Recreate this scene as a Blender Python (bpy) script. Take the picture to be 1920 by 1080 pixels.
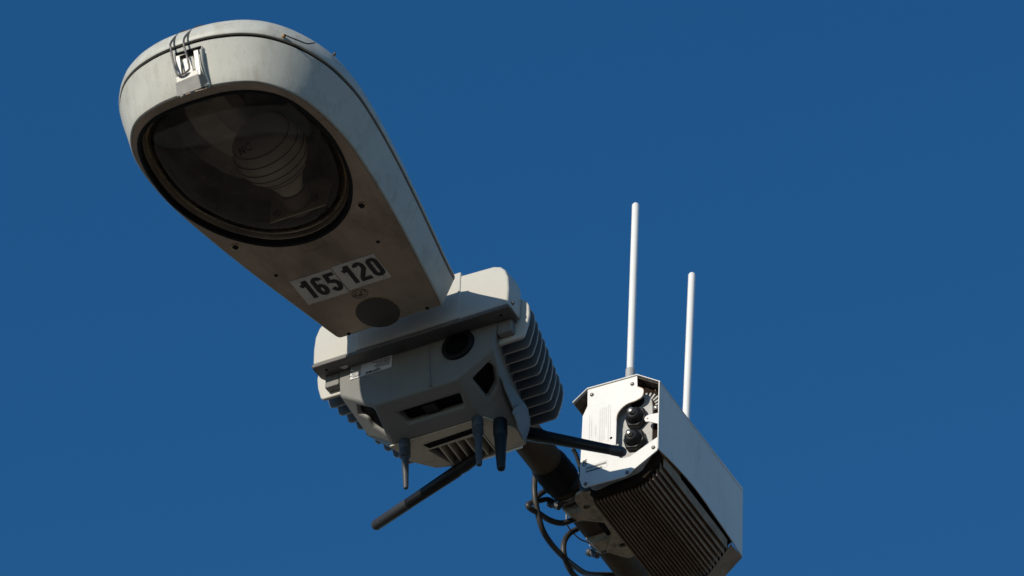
import bpy, bmesh, math, random
from mathutils import Vector, Matrix
from mathutils.geometry import delaunay_2d_cdt
random.seed(7)
for o in list(bpy.data.objects): bpy.data.objects.remove(o)
S = bpy.context.scene
COL = S.collection
H = 8.1                                   # height of the lamp's underside above the ground
# ---------------------------------------------------------------- camera
R_ = Vector((.888352, .458181, .030012)); DN = Vector((-.280498, .593273, -.754552))
cd = bpy.data.cameras.new('camera'); cam = bpy.data.objects.new('camera', cd); COL.objects.link(cam)
R_.normalize(); UP = -(DN - R_*DN.dot(R_)).normalized(); BK = R_.cross(UP)
M = Matrix((R_, UP, BK)).transposed().to_4x4(); M.translation = Vector((3.82284, -6.56307, -6.50789 + H))
cam.matrix_world = M
cd.sensor_width = 36; cd.lens = 36*11000/1920; cd.clip_end = 5000; cd.clip_start = .1
cd.dof.use_dof = True; cd.dof.focus_distance = 10.15; cd.dof.aperture_fstop = 9
S.camera = cam
S.render.resolution_x = 1024; S.render.resolution_y = 576
# ---------------------------------------------------------------- sky, sun, exposure
SUNL = Vector((.27, 1, -.36)).normalized()        # the way the light travels
el = math.asin(-SUNL.z); az = math.atan2(-SUNL.x, -SUNL.y)   # azimuth of the sun, clockwise from +Y
W = bpy.data.worlds.new('World'); S.world = W; W.use_nodes = True
nt = W.node_tree; bg = nt.nodes['Background']; sk = nt.nodes.new('ShaderNodeTexSky')
sk.sky_type = 'NISHITA'; sk.sun_disc = False; sk.sun_elevation = el; sk.sun_rotation = az
sk.altitude = 600; sk.air_density = 1.0; sk.dust_density = 0.0; sk.ozone_density = 3.5
hs = nt.nodes.new('ShaderNodeHueSaturation'); hs.inputs['Saturation'].default_value = 1.25; nt.links.new(sk.outputs[0], hs.inputs['Color'])
nt.links.new(hs.outputs[0], bg.inputs[0]); bg.inputs[1].default_value = .115
ld = bpy.data.lights.new('sun', 'SUN'); ld.energy = 4.0; ld.angle = math.radians(.5); ld.color = (1, .93, .80)
lo = bpy.data.objects.new('sun', ld); COL.objects.link(lo)
lo.rotation_euler = SUNL.to_track_quat('-Z', 'Y').to_euler(); lo.location = (0, 0, 40)
S.view_settings.view_transform = 'Standard'; S.view_settings.look = 'None'
S.view_settings.exposure = 0; S.view_settings.gamma = 1; S.view_settings.use_curve_mapping = False
# ---------------------------------------------------------------- materials
def mat(name, col, rough=.5, metal=0, noise=.12, nscale=14, bump=.0, bscale=220, dirt=None, dscale=9, damt=.5, streak=None, spec=.5):
    m = bpy.data.materials.new(name); m.use_nodes = True; t = m.node_tree; L = t.links.new
    b = t.nodes['Principled BSDF']; b.inputs['Roughness'].default_value = rough; b.inputs['Metallic'].default_value = metal
    b.inputs['Specular IOR Level'].default_value = spec
    tc = t.nodes.new('ShaderNodeTexCoord'); src = tc.outputs['Object']
    n = t.nodes.new('ShaderNodeTexNoise'); n.inputs['Scale'].default_value = nscale; n.inputs['Detail'].default_value = 6; n.inputs['Roughness'].default_value = .62
    L(src, n.inputs['Vector'])
    mp = t.nodes.new('ShaderNodeMapRange'); mp.inputs[1].default_value = .3; mp.inputs[2].default_value = .7
    mp.inputs[3].default_value = 1-noise; mp.inputs[4].default_value = 1+noise*.5
    L(n.outputs[0], mp.inputs[0])
    mx = t.nodes.new('ShaderNodeVectorMath'); mx.operation = 'SCALE'; mx.inputs[0].default_value = col
    L(mp.outputs[0], mx.inputs['Scale']); out = mx.outputs[0]
    if dirt:
        d = t.nodes.new('ShaderNodeTexNoise'); d.inputs['Scale'].default_value = dscale; d.inputs['Detail'].default_value = 9; d.inputs['Roughness'].default_value = .7
        if streak:
            sp = t.nodes.new('ShaderNodeMapping'); sp.inputs['Scale'].default_value = streak; L(src, sp.inputs['Vector']); L(sp.outputs[0], d.inputs['Vector'])
        else: L(src, d.inputs['Vector'])
        r = t.nodes.new('ShaderNodeMapRange'); r.inputs[1].default_value = .5; r.inputs[2].default_value = .72; r.inputs[3].default_value = 0; r.inputs[4].default_value = damt
        L(d.outputs[0], r.inputs[0])
        mm = t.nodes.new('ShaderNodeMix'); mm.data_type = 'RGBA'; L(r.outputs[0], mm.inputs['Factor']); L(out, mm.inputs['A']); mm.inputs['B'].default_value = (*dirt, 1)
        out = mm.outputs['Result']
    L(out, b.inputs['Base Color'])
    rr = t.nodes.new('ShaderNodeMapRange'); rr.inputs[1].default_value = .3; rr.inputs[2].default_value = .7
    rr.inputs[3].default_value = max(.02, rough-.08); rr.inputs[4].default_value = min(1, rough+.1); L(n.outputs[0], rr.inputs[0]); L(rr.outputs[0], b.inputs['Roughness'])
    if bump:
        bn = t.nodes.new('ShaderNodeTexNoise'); bn.inputs['Scale'].default_value = bscale; bn.inputs['Detail'].default_value = 3; L(src, bn.inputs['Vector'])
        bp = t.nodes.new('ShaderNodeBump'); bp.inputs['Strength'].default_value = bump; bp.inputs['Distance'].default_value = .001
        L(bn.outputs[0], bp.inputs['Height']); L(bp.outputs[0], b.inputs['Normal'])
    return m
M_HEAD = mat('grey_lamp_paint', (.505, .50, .45), .50, spec=.12, bump=.2, noise=.08, dirt=(.27, .235, .18), dscale=26, damt=.5, streak=(1.6, 1, .45))
M_HEADTOP = mat('weathered_lamp_paint', (.50, .50, .45), .5, bump=.15, noise=.08, dirt=(.25, .2, .15), dscale=30, damt=.55)
M_DOOR = mat('dull_aluminium', (.42, .335, .26), .30, .6, noise=.32, nscale=7, bump=.15, dirt=(.15, .11, .08), dscale=12, damt=.7, streak=(1, .35, 1))
M_DISC = mat('tarnished_disc', (.085, .075, .065), .6, .2, noise=.2)
M_RUB = mat('black_rubber', (.009, .009, .010), .6, spec=.2, noise=.3, bump=.2)
M_TRIM = mat('brass_tinted_trim', (.62, .50, .32), .25, .85, noise=.3, nscale=40)
M_REFL = mat('old_reflector', (.27, .23, .18), .34, .75, noise=.35, nscale=20)
M_BULB = mat('opal_bulb', (.74, .58, .46), .35, noise=.1)
M_CER = mat('ceramic', (.75, .63, .42), .5, noise=.15)
M_SOCK = mat('brown_socket', (.22, .13, .09), .5)
M_CAPG = mat('sunlit_end_black', (.035, .035, .038), .5, noise=.15)  # lighter black that paints the sunlit ends of the long aerials
M_INK = mat('black_ink', (.012, .012, .012), .55, noise=.1)
M_STK = mat('sticker_white', (.72, .67, .58), .5, noise=.1, dirt=(.2, .17, .13), dscale=40, damt=.5)
M_STK2 = mat('sticker_silver', (.62, .62, .64), .45, noise=.06)
M_LATCH = mat('latch_steel', (.50, .48, .45), .5, .35, noise=.15, nscale=60)
M_STEEL = mat('bright_steel', (.40, .37, .34), .32, .85, noise=.12, nscale=60, bump=.1)
M_WIRE = mat('steel_wire', (.26, .23, .20), .35, .8, noise=.3, nscale=80)
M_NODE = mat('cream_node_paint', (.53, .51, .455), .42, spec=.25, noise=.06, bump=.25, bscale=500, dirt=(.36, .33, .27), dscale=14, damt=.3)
M_SHELL = mat('shaded_node_paint', (.215, .21, .195), .45, spec=.2, noise=.08, bump=.3, bscale=420, dirt=(.2, .18, .15), dscale=8, damt=.35, streak=(14, 14, 1.2))  # cream node paint darkened to stand for the lamp head's shade
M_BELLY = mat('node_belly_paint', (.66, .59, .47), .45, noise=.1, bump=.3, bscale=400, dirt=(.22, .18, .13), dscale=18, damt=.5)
M_FLG = mat('dark_flange', (.13, .12, .11), .5, noise=.3, dirt=(.07, .06, .05), dscale=30, damt=.6)
M_FIN = mat('shaded_fin_paint', (.20, .20, .195), .5, spec=.2, noise=.1, bump=.2, bscale=400)  # cream fin paint darkened to stand for shade between the fins
M_GLASSK = mat('dark_window', (.003, .003, .0035), .35, noise=.1, spec=.08)
M_PLAS = mat('black_plastic', (.009, .009, .010), .45, spec=.3, noise=.2, bump=.1)
M_PLASG = mat('grey_plastic', (.055, .058, .064), .5, noise=.25, bump=.2, dirt=(.05, .045, .04), dscale=60, damt=.7)  # darkened to stand for the lamp nose's shade on the grey aerials
M_WHITE = mat('white_enamel', (.74, .725, .69), .38, noise=.03, bump=.06, dirt=(.6, .55, .48), dscale=30, damt=.25)
M_SHIELD = mat('white_shield', (.74, .71, .66), .5, spec=.3, noise=.06, nscale=6, bump=.1, dirt=(.48, .43, .36), dscale=22, damt=.3, streak=(1, 1.6, .5))
M_CAST = mat('grey_casting', (.42, .41, .39), .5, noise=.12, bump=.3, bscale=600, dirt=(.25, .23, .2), dscale=50, damt=.5)
M_SINK = mat('dusty_heat_sink', (.34, .25, .18), .75, spec=.05, noise=.3, nscale=30, bump=.2, dirt=(.22, .17, .12), dscale=70, damt=.5)
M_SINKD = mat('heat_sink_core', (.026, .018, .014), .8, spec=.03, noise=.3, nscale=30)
M_PIPE = mat('weathered_shaded_pipe', (.105, .080, .054), .7, .0, spec=.2, noise=.3, nscale=25, bump=.6, bscale=150, dirt=(.045, .032, .022), dscale=26, damt=.9)  # weathered brown, darkened further to stand for the node's shadow
M_BRK = mat('galvanised_bracket', (.52, .43, .30), .6, .0, noise=.35, nscale=40, bump=.5, bscale=150, dirt=(.08, .06, .04), dscale=60, damt=.9)
M_CAB = mat('black_cable', (.035, .033, .031), .5, noise=.25, bump=.15, dirt=(.09, .075, .06), dscale=40, damt=.5)
M_CABG = mat('grey_cable', (.07, .066, .06), .5, noise=.2)
M_LINE = mat('brown_liner', (.17, .125, .09), .7, noise=.5, nscale=40, dirt=(.45, .4, .33), dscale=50, damt=.6)
M_GLINT = mat('glint_metal', (.20, .19, .18), .3, .6, noise=.3)  # bright tone that paints the highlight on the gland tips
M_TEXT = mat('grey_print', (.60, .585, .55), .5, noise=.2)
M_RUST = mat('rusty_edge', (.42, .24, .10), .7, noise=.4)
M_ROD = mat('white_fibreglass', (.80, .785, .75), .4, noise=.03)
M_ROAD = mat('asphalt', (.052, .050, .047), .85, noise=.25, nscale=3)
M_PAVE = mat('pale_concrete', (.34, .29, .22), .8, noise=.15, nscale=2)
M_GND = mat('dry_ground', (.21, .155, .10), .9, noise=.5, nscale=.4)
def glass():
    m = bpy.data.materials.new('lamp_glass'); m.use_nodes = True; t = m.node_tree; t.nodes.clear(); L = t.links.new
    o = t.nodes.new('ShaderNodeOutputMaterial'); mx = t.nodes.new('ShaderNodeMixShader'); tr = t.nodes.new('ShaderNodeBsdfTransparent')
    gl = t.nodes.new('ShaderNodeBsdfGlossy'); gl.inputs['Roughness'].default_value = .06; tr.inputs[0].default_value = (.95, .94, .90, 1)
    df = t.nodes.new('ShaderNodeBsdfDiffuse'); df.inputs[0].default_value = (.30, .26, .2, 1)
    fr = t.nodes.new('ShaderNodeFresnel'); fr.inputs[0].default_value = 1.5
    L(fr.outputs[0], mx.inputs[0]); L(tr.outputs[0], mx.inputs[1]); L(gl.outputs[0], mx.inputs[2])
    n = t.nodes.new('ShaderNodeTexNoise'); n.inputs['Scale'].default_value = 30; n.inputs['Detail'].default_value = 8
    r = t.nodes.new('ShaderNodeMapRange'); r.inputs[1].default_value = .42; r.inputs[2].default_value = .8; r.inputs[3].default_value = .01; r.inputs[4].default_value = .16
    tc = t.nodes.new('ShaderNodeTexCoord'); L(tc.outputs['Object'], n.inputs['Vector']); L(n.outputs[0], r.inputs[0])
    m2 = t.nodes.new('ShaderNodeMixShader'); L(r.outputs[0], m2.inputs[0]); L(mx.outputs[0], m2.inputs[1]); L(df.outputs[0], m2.inputs[2])
    L(m2.outputs[0], o.inputs[0]); return m
M_GLASS = glass()
# ---------------------------------------------------------------- helpers (all coordinates in metres from the lamp's rear underside)
def thing(name, loc, label, cat, group=None):
    o = bpy.data.objects.new(name, None); COL.objects.link(o); o.location = (loc[0], loc[1], loc[2]+H)
    o['label'] = label; o['category'] = cat; o['base'] = list(loc); o.empty_display_size = .05
    if group: o['group'] = group
    return o
def base_of(p):
    b = Vector((0, 0, 0)); q = p
    while q is not None:
        if 'base' in q.keys(): return Vector(q['base'])
        q = q.parent
    return b
def link(name, bm, m, parent=None, smooth=True, bevel=0, seg=2, ang=32, label=None, world=False):
    bmesh.ops.recalc_face_normals(bm, faces=bm.faces)
    off = base_of(parent) if parent else Vector((0, 0, -H))
    bmesh.ops.translate(bm, verts=bm.verts, vec=-off)
    me = bpy.data.meshes.new(name); bm.to_mesh(me); bm.free(); me.materials.append(m)
    o = bpy.data.objects.new(name, me); COL.objects.link(o)
    if parent: o.parent = parent
    if smooth:
        for p in me.polygons: p.use_smooth = True
        try: me.set_sharp_from_angle(angle=math.radians(38))
        except Exception: pass
    if bevel:
        b = o.modifiers.new('bevel', 'BEVEL'); b.width = bevel; b.segments = seg; b.limit_method = 'ANGLE'; b.angle_limit = math.radians(ang)
        if smooth: b.harden_normals = True
    if label: o['label'] = label
    return o
def crom(pts, n=8, closed=False):
    P = [Vector(p) for p in pts]; out = []; N = len(P)
    for i in range(N if closed else N-1):
        g = (lambda k: P[k % N]) if closed else (lambda k: P[max(0, min(N-1, k))])
        a, b, c, d = g(i-1), g(i), g(i+1), g(i+2)
        for k in range(n):
            t = k/n; out.append(.5*((2*b)+(c-a)*t+(2*a-5*b+4*c-d)*t*t+(3*b-a-3*c+d)*t**3))
    if not closed: out.append(P[-1])
    return out
def loops(bm, Ls, cap0=False, cap1=False, close=True):
    V = [[bm.verts.new(p) for p in l] for l in Ls]; n = len(V[0])
    for a, b in zip(V, V[1:]):
        for i in range(n if close else n-1): bm.faces.new((a[i], a[(i+1) % n], b[(i+1) % n], b[i]))
    if cap0: bm.faces.new(V[0])
    if cap1: bm.faces.new(V[-1])
    return V
def tube(bm, pts, r, n=10, caps=True):
    P = [Vector(p) for p in pts]; Ls = []; up = None
    for i, p in enumerate(P):
        t = (P[min(i+1, len(P)-1)]-P[max(i-1, 0)]).normalized()
        if up is None: up = t.orthogonal().normalized()
        else: up = (up - t*up.dot(t)).normalized()
        s = t.cross(up); rr = r[i] if isinstance(r, (list, tuple)) else r
        Ls.append([p+(up*math.cos(2*math.pi*k/n)+s*math.sin(2*math.pi*k/n))*rr for k in range(n)])
    loops(bm, Ls, caps, caps)
def lathe(bm, a, d, prof, n=20):            # prof: (distance along d, radius)
    a = Vector(a); d = Vector(d).normalized(); u = d.orthogonal().normalized(); s = d.cross(u); Ls = []
    for (h, r) in prof: Ls.append([a+d*h+(u*math.cos(2*math.pi*k/n)+s*math.sin(2*math.pi*k/n))*max(r, 1e-5) for k in range(n)])
    loops(bm, Ls, True, True)
def box(bm, x0, x1, y0, y1, z0, z1):
    loops(bm, [[Vector((x0, y0, z)), Vector((x1, y0, z)), Vector((x1, y1, z)), Vector((x0, y1, z))] for z in (z0, z1)], True, True)
def prism(bm, pts, vec):
    P = [Vector(p) for p in pts]; v = Vector(vec); loops(bm, [P, [p+v for p in P]], True, True)
def holed(bm, outer, holes, vec):           # flat plate with holes, given thickness
    es = []; v = Vector(vec); allv = []
    for lp in [outer]+holes:
        vs = [bm.verts.new(p) for p in lp]; allv += vs
        es += [bm.edges.new((vs[i], vs[(i+1) % len(vs)])) for i in range(len(vs))]
    g = bmesh.ops.triangle_fill(bm, use_beauty=True, use_dissolve=False, edges=es)
    fs = [f for f in g['geom'] if isinstance(f, bmesh.types.BMFace)]
    if v.length > 0:
        e = bmesh.ops.extrude_face_region(bm, geom=fs)
        bmesh.ops.translate(bm, verts=[q for q in e['geom'] if isinstance(q, bmesh.types.BMVert)], vec=v)
        bmesh.ops.reverse_faces(bm, faces=fs)
def circ(c, a, b, n=24, nrm='y'):
    c = Vector(c); out = []
    for k in range(n):
        t = 2*math.pi*k/n; p, q = a*math.cos(t), b*math.sin(t)
        out.append(c+Vector({'y': (p, 0, q), 'z': (p, q, 0), 'x': (0, p, q)}[nrm]))
    return out
def ribbon(bm, pts, w, o, ux, uy, closed=False, k=1.0):   # flat ink stroke: 2D points mapped on the plane o + x ux + y uy
    o, ux, uy = Vector(o), Vector(ux), Vector(uy); P = [Vector((p[0], p[1])) for p in pts]; n = len(P); L = []; Rr = []
    for i in range(n):
        a = P[(i-1) % n] if (closed or i > 0) else P[i]; b = P[(i+1) % n] if (closed or i < n-1) else P[i]
        d0 = (P[i]-a); d1 = (b-P[i]); d0 = d0 if d0.length > 1e-9 else d1; d1 = d1 if d1.length > 1e-9 else d0
        d0, d1 = d0.normalized(), d1.normalized(); t = (d0+d1).normalized(); nn = Vector((-t.y, t.x)); c = max(.5, nn.dot(Vector((-d0.y, d0.x))))
        L.append(P[i]+nn*w/2/c); Rr.append(P[i]-nn*w/2/c)
    f = lambda q: bm.verts.new(o+ux*q.x+uy*q.y)
    VL = [f(q) for q in L]; VR = [f(q) for q in Rr]
    for i in range(n if closed else n-1):
        j = (i+1) % n; bm.faces.new((VL[i], VL[j], VR[j], VR[i]))
def arc(cx, cy, rx, ry, a0, a1, n=12):
    return [(cx+rx*math.cos(math.radians(a0+(a1-a0)*i/n)), cy+ry*math.sin(math.radians(a0+(a1-a0)*i/n))) for i in range(n+1)]
DIG = {  # condensed bold numerals, box .46 x 1
 '0': [(arc(.23, .77, .14, .145, 0, 180)+arc(.23, .23, .14, .145, 180, 360), True)],
 '1': [([(.28, 0), (.28, 1)], False), ([(.04, .735), (.20, .78), (.245, .98)], False)],
 '2': [(arc(.23, .76, .14, .155, 175, 0)+[(.365, .62), (.12, .22), (.09, .09)], False), ([(.0, .085), (.44, .085)], False)],
 '5': [([(.42, .915), (.10, .915)], False), ([(.105, .99), (.085, .50)], False), (arc(.225, .315, .145, .235, 130, -160, 16), False)],
 '6': [(arc(.23, .75, .14, .165, 15, 180)+[(.09, .3)], False), (arc(.23, .30, .14, .22, 0, 360, 22)[:-1], True)],
}
def digits(bm, s, o, ux, uy, h, adv=.545, w=.178):
    x = 0; o = Vector(o)
    for ch in s:
        for pts, cl in DIG[ch]:
            o = o+Vector((0, 0, -.00006)); ribbon(bm, [((x+p[0])*h, p[1]*h) for p in pts], w*h, o, ux, uy, cl)
        x += adv if ch != '1' else adv*.86
def text(name, s, o, ux, uy, h, m, parent, bold=0.0):
    cu = bpy.data.curves.new(name, 'FONT'); cu.body = s; cu.size = h; cu.offset = bold; cu.resolution_u = 2
    t = bpy.data.objects.new(name, cu); COL.objects.link(t); dg = bpy.context.evaluated_depsgraph_get()
    me = bpy.data.meshes.new_from_object(t.evaluated_get(dg)); bpy.data.objects.remove(t)
    bm = bmesh.new(); bm.from_mesh(me); bpy.data.meshes.remove(me); o, ux, uy = Vector(o), Vector(ux).normalized(), Vector(uy).normalized()
    for v in bm.verts: v.co = o+ux*v.co.x+uy*v.co.y
    return link(name, bm, m, parent, smooth=False)
# ---------------------------------------------------------------- ground
bm = bmesh.new(); bmesh.ops.create_circle(bm, cap_ends=True, radius=3000, segments=96)
bmesh.ops.translate(bm, verts=bm.verts, vec=(0, 0, -H-.134)); g = link('ground', bm, M_GND, None, smooth=False); g['kind'] = 'structure'
bm = bmesh.new(); box(bm, -500, 500, -15, 1.3, -H-.131, -H-.130); g = link('unseen_road', bm, M_ROAD, None, smooth=False); g['kind'] = 'structure'  # dark strip added out of view to cut bounce light on the node
bm = bmesh.new(); box(bm, -500, 500, 1.3, 1.45, -H-.133, -H-.002); g = link('unseen_kerb', bm, M_PAVE, None, smooth=False, bevel=.015); g['kind'] = 'structure'  # unseen, added along with the bounce-shaping strips on either side
bm = bmesh.new(); box(bm, -500, 500, 1.4505, 5.5, -H-.133, -H); g = link('unseen_pavement', bm, M_PAVE, None, smooth=False); g['kind'] = 'structure'  # pale slab added out of view to raise bounce light from behind
# ---------------------------------------------------------------- lamp pole with its arm
lp = thing('lamp_pole', (0, 2.6, -H), 'weathered tan steel pipe arm running down to the right behind both boxes', 'pole')
bm = bmesh.new(); PZ = .097
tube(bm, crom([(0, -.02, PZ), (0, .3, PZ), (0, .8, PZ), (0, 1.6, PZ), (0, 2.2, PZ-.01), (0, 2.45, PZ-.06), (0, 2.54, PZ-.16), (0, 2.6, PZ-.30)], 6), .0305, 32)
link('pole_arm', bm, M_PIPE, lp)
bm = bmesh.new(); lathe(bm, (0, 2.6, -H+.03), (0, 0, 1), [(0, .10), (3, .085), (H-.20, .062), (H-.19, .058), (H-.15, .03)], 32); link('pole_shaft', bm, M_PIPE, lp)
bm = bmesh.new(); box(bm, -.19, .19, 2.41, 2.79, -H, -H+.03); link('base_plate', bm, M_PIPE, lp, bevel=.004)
for x in (-.14, .14):
    for y in (2.46, 2.74):
        bm = bmesh.new(); lathe(bm, (x, y, -H+.03), (0, 0, 1), [(0, .022), (.02, .022), (.021, .012), (.05, .012)], 6); link('anchor_bolt', bm, M_WIRE, lp)
# ---------------------------------------------------------------- the lamp head
lh = thing('street_lamp', (-.03, -.3, .05), 'long grey cobra head street lamp with round glass lens and stickers reading 165 and 120', 'street lamp')
xc = lambda s: -.014-.045*s
def outline(half, zf, inset=0., n=6, sc=1., sxy=None):
    c = crom([(w, s, 0) for s, w in half], n); P = [(q.x, q.y) for q in c]; out = []
    full = [(w, s) for (w, s) in P]+[(-w, s) for (w, s) in P[-2:0:-1]]
    N = len(full)
    for i in range(N):
        a, b = full[(i-1) % N], full[(i+1) % N]; t = Vector((b[0]-a[0], b[1]-a[1])); t = t.normalized() if t.length > 1e-9 else Vector((1, 0))
        nx, ny = t.y, -t.x; w, s = full[i]; w, s = w-nx*inset, s-ny*inset
        w *= sc; s = .34+(s-.34)*(sxy or sc); z = zf(s) if callable(zf) else zf
        out.append(Vector((xc(s)+w, -s, z)))
    return out
UH = [(0, 0), (0, .05), (0, .094), (.003, .101), (.01, .1045), (.05, .113), (.1, .123), (.2, .143), (.3, .160), (.4, .173), (.46, .1755), (.52, .171), (.57, .158), (.61, .134), (.635, .103), (.649, .06), (.653, .028), (.654, 0)]
OH = [(0-.004, 0), (-.004, .06), (-.004, .108), (-.001, .116), (.006, .1195), (.05, .128), (.1, .139), (.2, .160), (.3, .179), (.4, .194), (.47, .199), (.54, .191), (.595, .169), (.635, .138), (.659, .102), (.672, .062), (.677, .03), (.678, 0)]
zs = lambda s: .056+.043*s
def mixl(a, b, t): return [p.lerp(q, t) for p, q in zip(a, b)]
LU = outline(UH, 0.); LS = outline(OH, lambda s: zs(s)-.004)
LCX, LCS = -.040, .440
LPT = [(.121, -.445), (.1075, -.372), (.087, -.322), (.056, -.281), (.012, -.2525), (-.043, -.2425), (-.101, -.2575), (-.151, -.300), (-.184, -.353), (-.2025, -.412), (-.2055, -.478), (-.195, -.545), (-.172, -.592), (-.132, -.621), (-.082, -.631), (-.028, -.632), (.025, -.625), (.068, -.605), (.099, -.570), (.116, -.515)]
LRAW = crom([(a, b, 0) for a, b in LPT], 4, True)
def lens_loop(k, z):
    # the opening is a rounded D; thin offsets keep its shape, big ones shrink it to the centre
    c = Vector((LCX, -LCS, 0)); out = []
    for q in LRAW: p = c+(q-c)*k*.985; out.append(Vector((p.x, p.y, z)))
    return out
# lower side wall, notched where the latch sits
bm = bmesh.new(); Lw = [outline(UH, 0., .0045), outline(UH, .0012, .0015), LU and outline(UH, .004)]
for t in (.25, .5, .75, 1.): 
    l = mixl(LU, outline(OH, lambda s: zs(s)-.0055), t); Lw.append([p+Vector((0, 0, .004*(1-t))) for p in l])
Lw.append(outline(OH, lambda s: zs(s)-.0055, .006)); loops(bm, Lw)
for co, no in (((-.0570, 0, 0), (1, 0, 0)), ((-.0070, 0, 0), (1, 0, 0)), ((-.03, -.66, .0665), (-.06, .043, 1))):
    bmesh.ops.bisect_plane(bm, geom=list(bm.verts)+list(bm.edges)+list(bm.faces), plane_co=co, plane_no=no)
kill = [f for f in bm.faces if f.calc_center_median().y < -.6 and -.057 < f.calc_center_median().x < -.007 and f.calc_center_median().z-.0665-.06*(-(-.03)+f.calc_center_median().x) < 0 and f.calc_center_median().z < .072]
bmesh.ops.delete(bm, geom=kill, context='FACES')
wall = link('lower_housing', bm, M_HEAD, lh)
bm = bmesh.new(); holed(bm, outline(UH, .0, .0052), [lens_loop(1., .0)], (0, 0, .0022))
for v in bm.verts: v.co.z -= .0004
link('bottom_plate', bm, M_DOOR, lh, smooth=False)
bm = bmesh.new(); loops(bm, [outline(OH, lambda s: zs(s)-.0060, .0055), outline(OH, lambda s: zs(s)+.0030, .0055)]); link('gasket', bm, M_RUB, lh)
bm = bmesh.new(); hf = lambda s: .42+.58*min(1, max(0, s)/.5)
UL = [outline(OH, lambda s, h=h: zs(s)+h*hf(s), d, sc=k) for h, d, k in ((.002, .003, 1), (.0018, -.0012, 1), (.004, -.0025, 1), (.014, -.002, 1), (.026, .0005, 1), (.036, .005, 1), (.044, .012, 1), (.051, .023, 1), (.062, .023, .88), (.082, .023, .65), (.088, .02, .3))]
loops(bm, UL, False, True); up = link('upper_housing', bm, M_HEADTOP, lh)
# rubber ring, glint ring, glass, reflector
bm = bmesh.new(); loops(bm, [lens_loop(1.0, .0035), lens_loop(1.012, -.0014), lens_loop(1.0, -.0030), lens_loop(.978, -.0022), lens_loop(.970, .006), lens_loop(.966, .0085)]); link('lens_gasket', bm, M_RUB, lh)
bm = bmesh.new(); loops(bm, [lens_loop(.968, .0085), lens_loop(.962, .0100), lens_loop(.955, .0175), lens_loop(.94, .0205), lens_loop(.925, .022)]); link('lens_frame', bm, M_DOOR, lh)
bm = bmesh.new(); loops(bm, [lens_loop(.945, .0215), lens_loop(.942, .0165), lens_loop(.932, .0150), lens_loop(.922, .0170), lens_loop(.922, .0215)]); link('lens_glint_ring', bm, M_TRIM, lh)  # bright ring added to stand for light caught on the glass rim
bm = bmesh.new(); loops(bm, [lens_loop(k, z) for k, z in ((.930, .018), (.90, .012), (.85, .006), (.74, .001), (.55, -.003), (.3, -.0045), (.1, -.005))], False, True); link('glass_lens', bm, M_GLASS, lh)
bm = bmesh.new(); RL = []
for k, z in ((.925, .021), (.915, .045), (.88, .078), (.80, .104), (.66, .122), (.4, .132), (.1, .134)):
    l = lens_loop(k, z); c = Vector((LCX, -LCS, z)); RL.append([c+(p-c)*(1-.012*(i % 4 < 2)) for i, p in enumerate(l)])
loops(bm, RL, False, True); link('reflector', bm, M_REFL, lh, smooth=False)
# bulb, socket and its plate
A0 = Vector((-.0275, -.408, .0665)); A1 = Vector((-.040, -.262, .050)); ad = (A1-A0).normalized()
bm = bmesh.new(); prof = []
for i in range(13):
    t = math.pi*i/12*.80; prof.append((-.064*math.cos(t), .0625*math.sin(t)))
prof += [(.068, .0290), (.084, .0225), (.100, .020)]
lathe(bm, A0, ad, prof, 32); bulb = link('bulb', bm, M_BULB, lh)
bm = bmesh.new(); u = ad.orthogonal().normalized(); sv = ad.cross(u); pts = []
for i in range(241):
    f = i/240; h = -.040+.100*f; cc = -h/.064; k = math.acos(max(-1, min(1, cc)))
    r = .0625*math.sin(k) if h < .0515 else .0368-(h-.0515)*.5
    a = f*2*math.pi*6; pts.append(A0+ad*h+(u*math.cos(a)+sv*math.sin(a))*(r+.0004))
tube(bm, pts, .0007, 5); link('spiral_line', bm, M_INK, bulb)
text('bulb_marking', 'MC', A0+Vector((-.0285, -.0475, -.0410)), (.966, -.257, 0), (-.159, -.599, .776), .019, M_INK, bulb, .0001)
bm = bmesh.new(); lathe(bm, A0+ad*.088, ad, [(0, .0225), (.002, .0260), (.045, .0260), (.046, .02)], 28); link('bulb_socket', bm, M_SOCK, lh)
bm = bmesh.new(); prism(bm, [(-.090, -.293, .022), (.018, -.293, .022), (.026, -.287, .095), (-.094, -.287, .095)], (0, .004, 0)); sp = link('socket_plate', bm, M_CER, lh, bevel=.002)
for p in ((-.076, -.2975, .036), (-.006, -.2975, .046)):
    bm = bmesh.new(); lathe(bm, p, (0, 1, 0), [(0, .006), (.002, .0072), (.006, .0072)], 16); link('socket_screw', bm, M_RUB, sp)
bm = bmesh.new(); box(bm, -.012, .012, -.604, -.560, .03, .09); link('glass_clip', bm, M_SOCK, lh, bevel=.003)
# underside details
def dome(name, p, r, m, par, h=.0012, d=(0, 0, -1)):
    bm = bmesh.new(); lathe(bm, p, d, [(-.002, r), (h*.5, r), (h, r*.7), (h*1.15, .0001)], 14); return link(name, bm, m, par)
for x, y in ((-.132, -.192), (.065, -.194), (-.093, .004-.010), (.060, -.008)): dome('plate_screw', (x, y, -.0004), .0034, M_RUB, lh)
for x, y in ((.084, -.287), (-.158, -.285)):
    bm = bmesh.new(); lathe(bm, (x, y, -.0004), (0, 0, -1), [(-.001, .0078), (.0016, .0078), (.0022, .0066), (.0012, .0052), (.0006, .0051)], 20); rv = link('rivet', bm, M_TRIM, lh); bm = bmesh.new(); lathe(bm, (x, y-.0012, -.0004), (0, 0, -1), [(-.001, .0056), (.0024, .0056), (.0028, .004)], 16); link('rivet_core', bm, M_RUB, rv)
bm = bmesh.new(); lathe(bm, (-.0215, -.0345, -.0004), (0, 0, -1), [(-.002, .038), (.0011, .038), (.0016, .0372)], 48); link('cover_disc', bm, M_DISC, lh)
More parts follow.
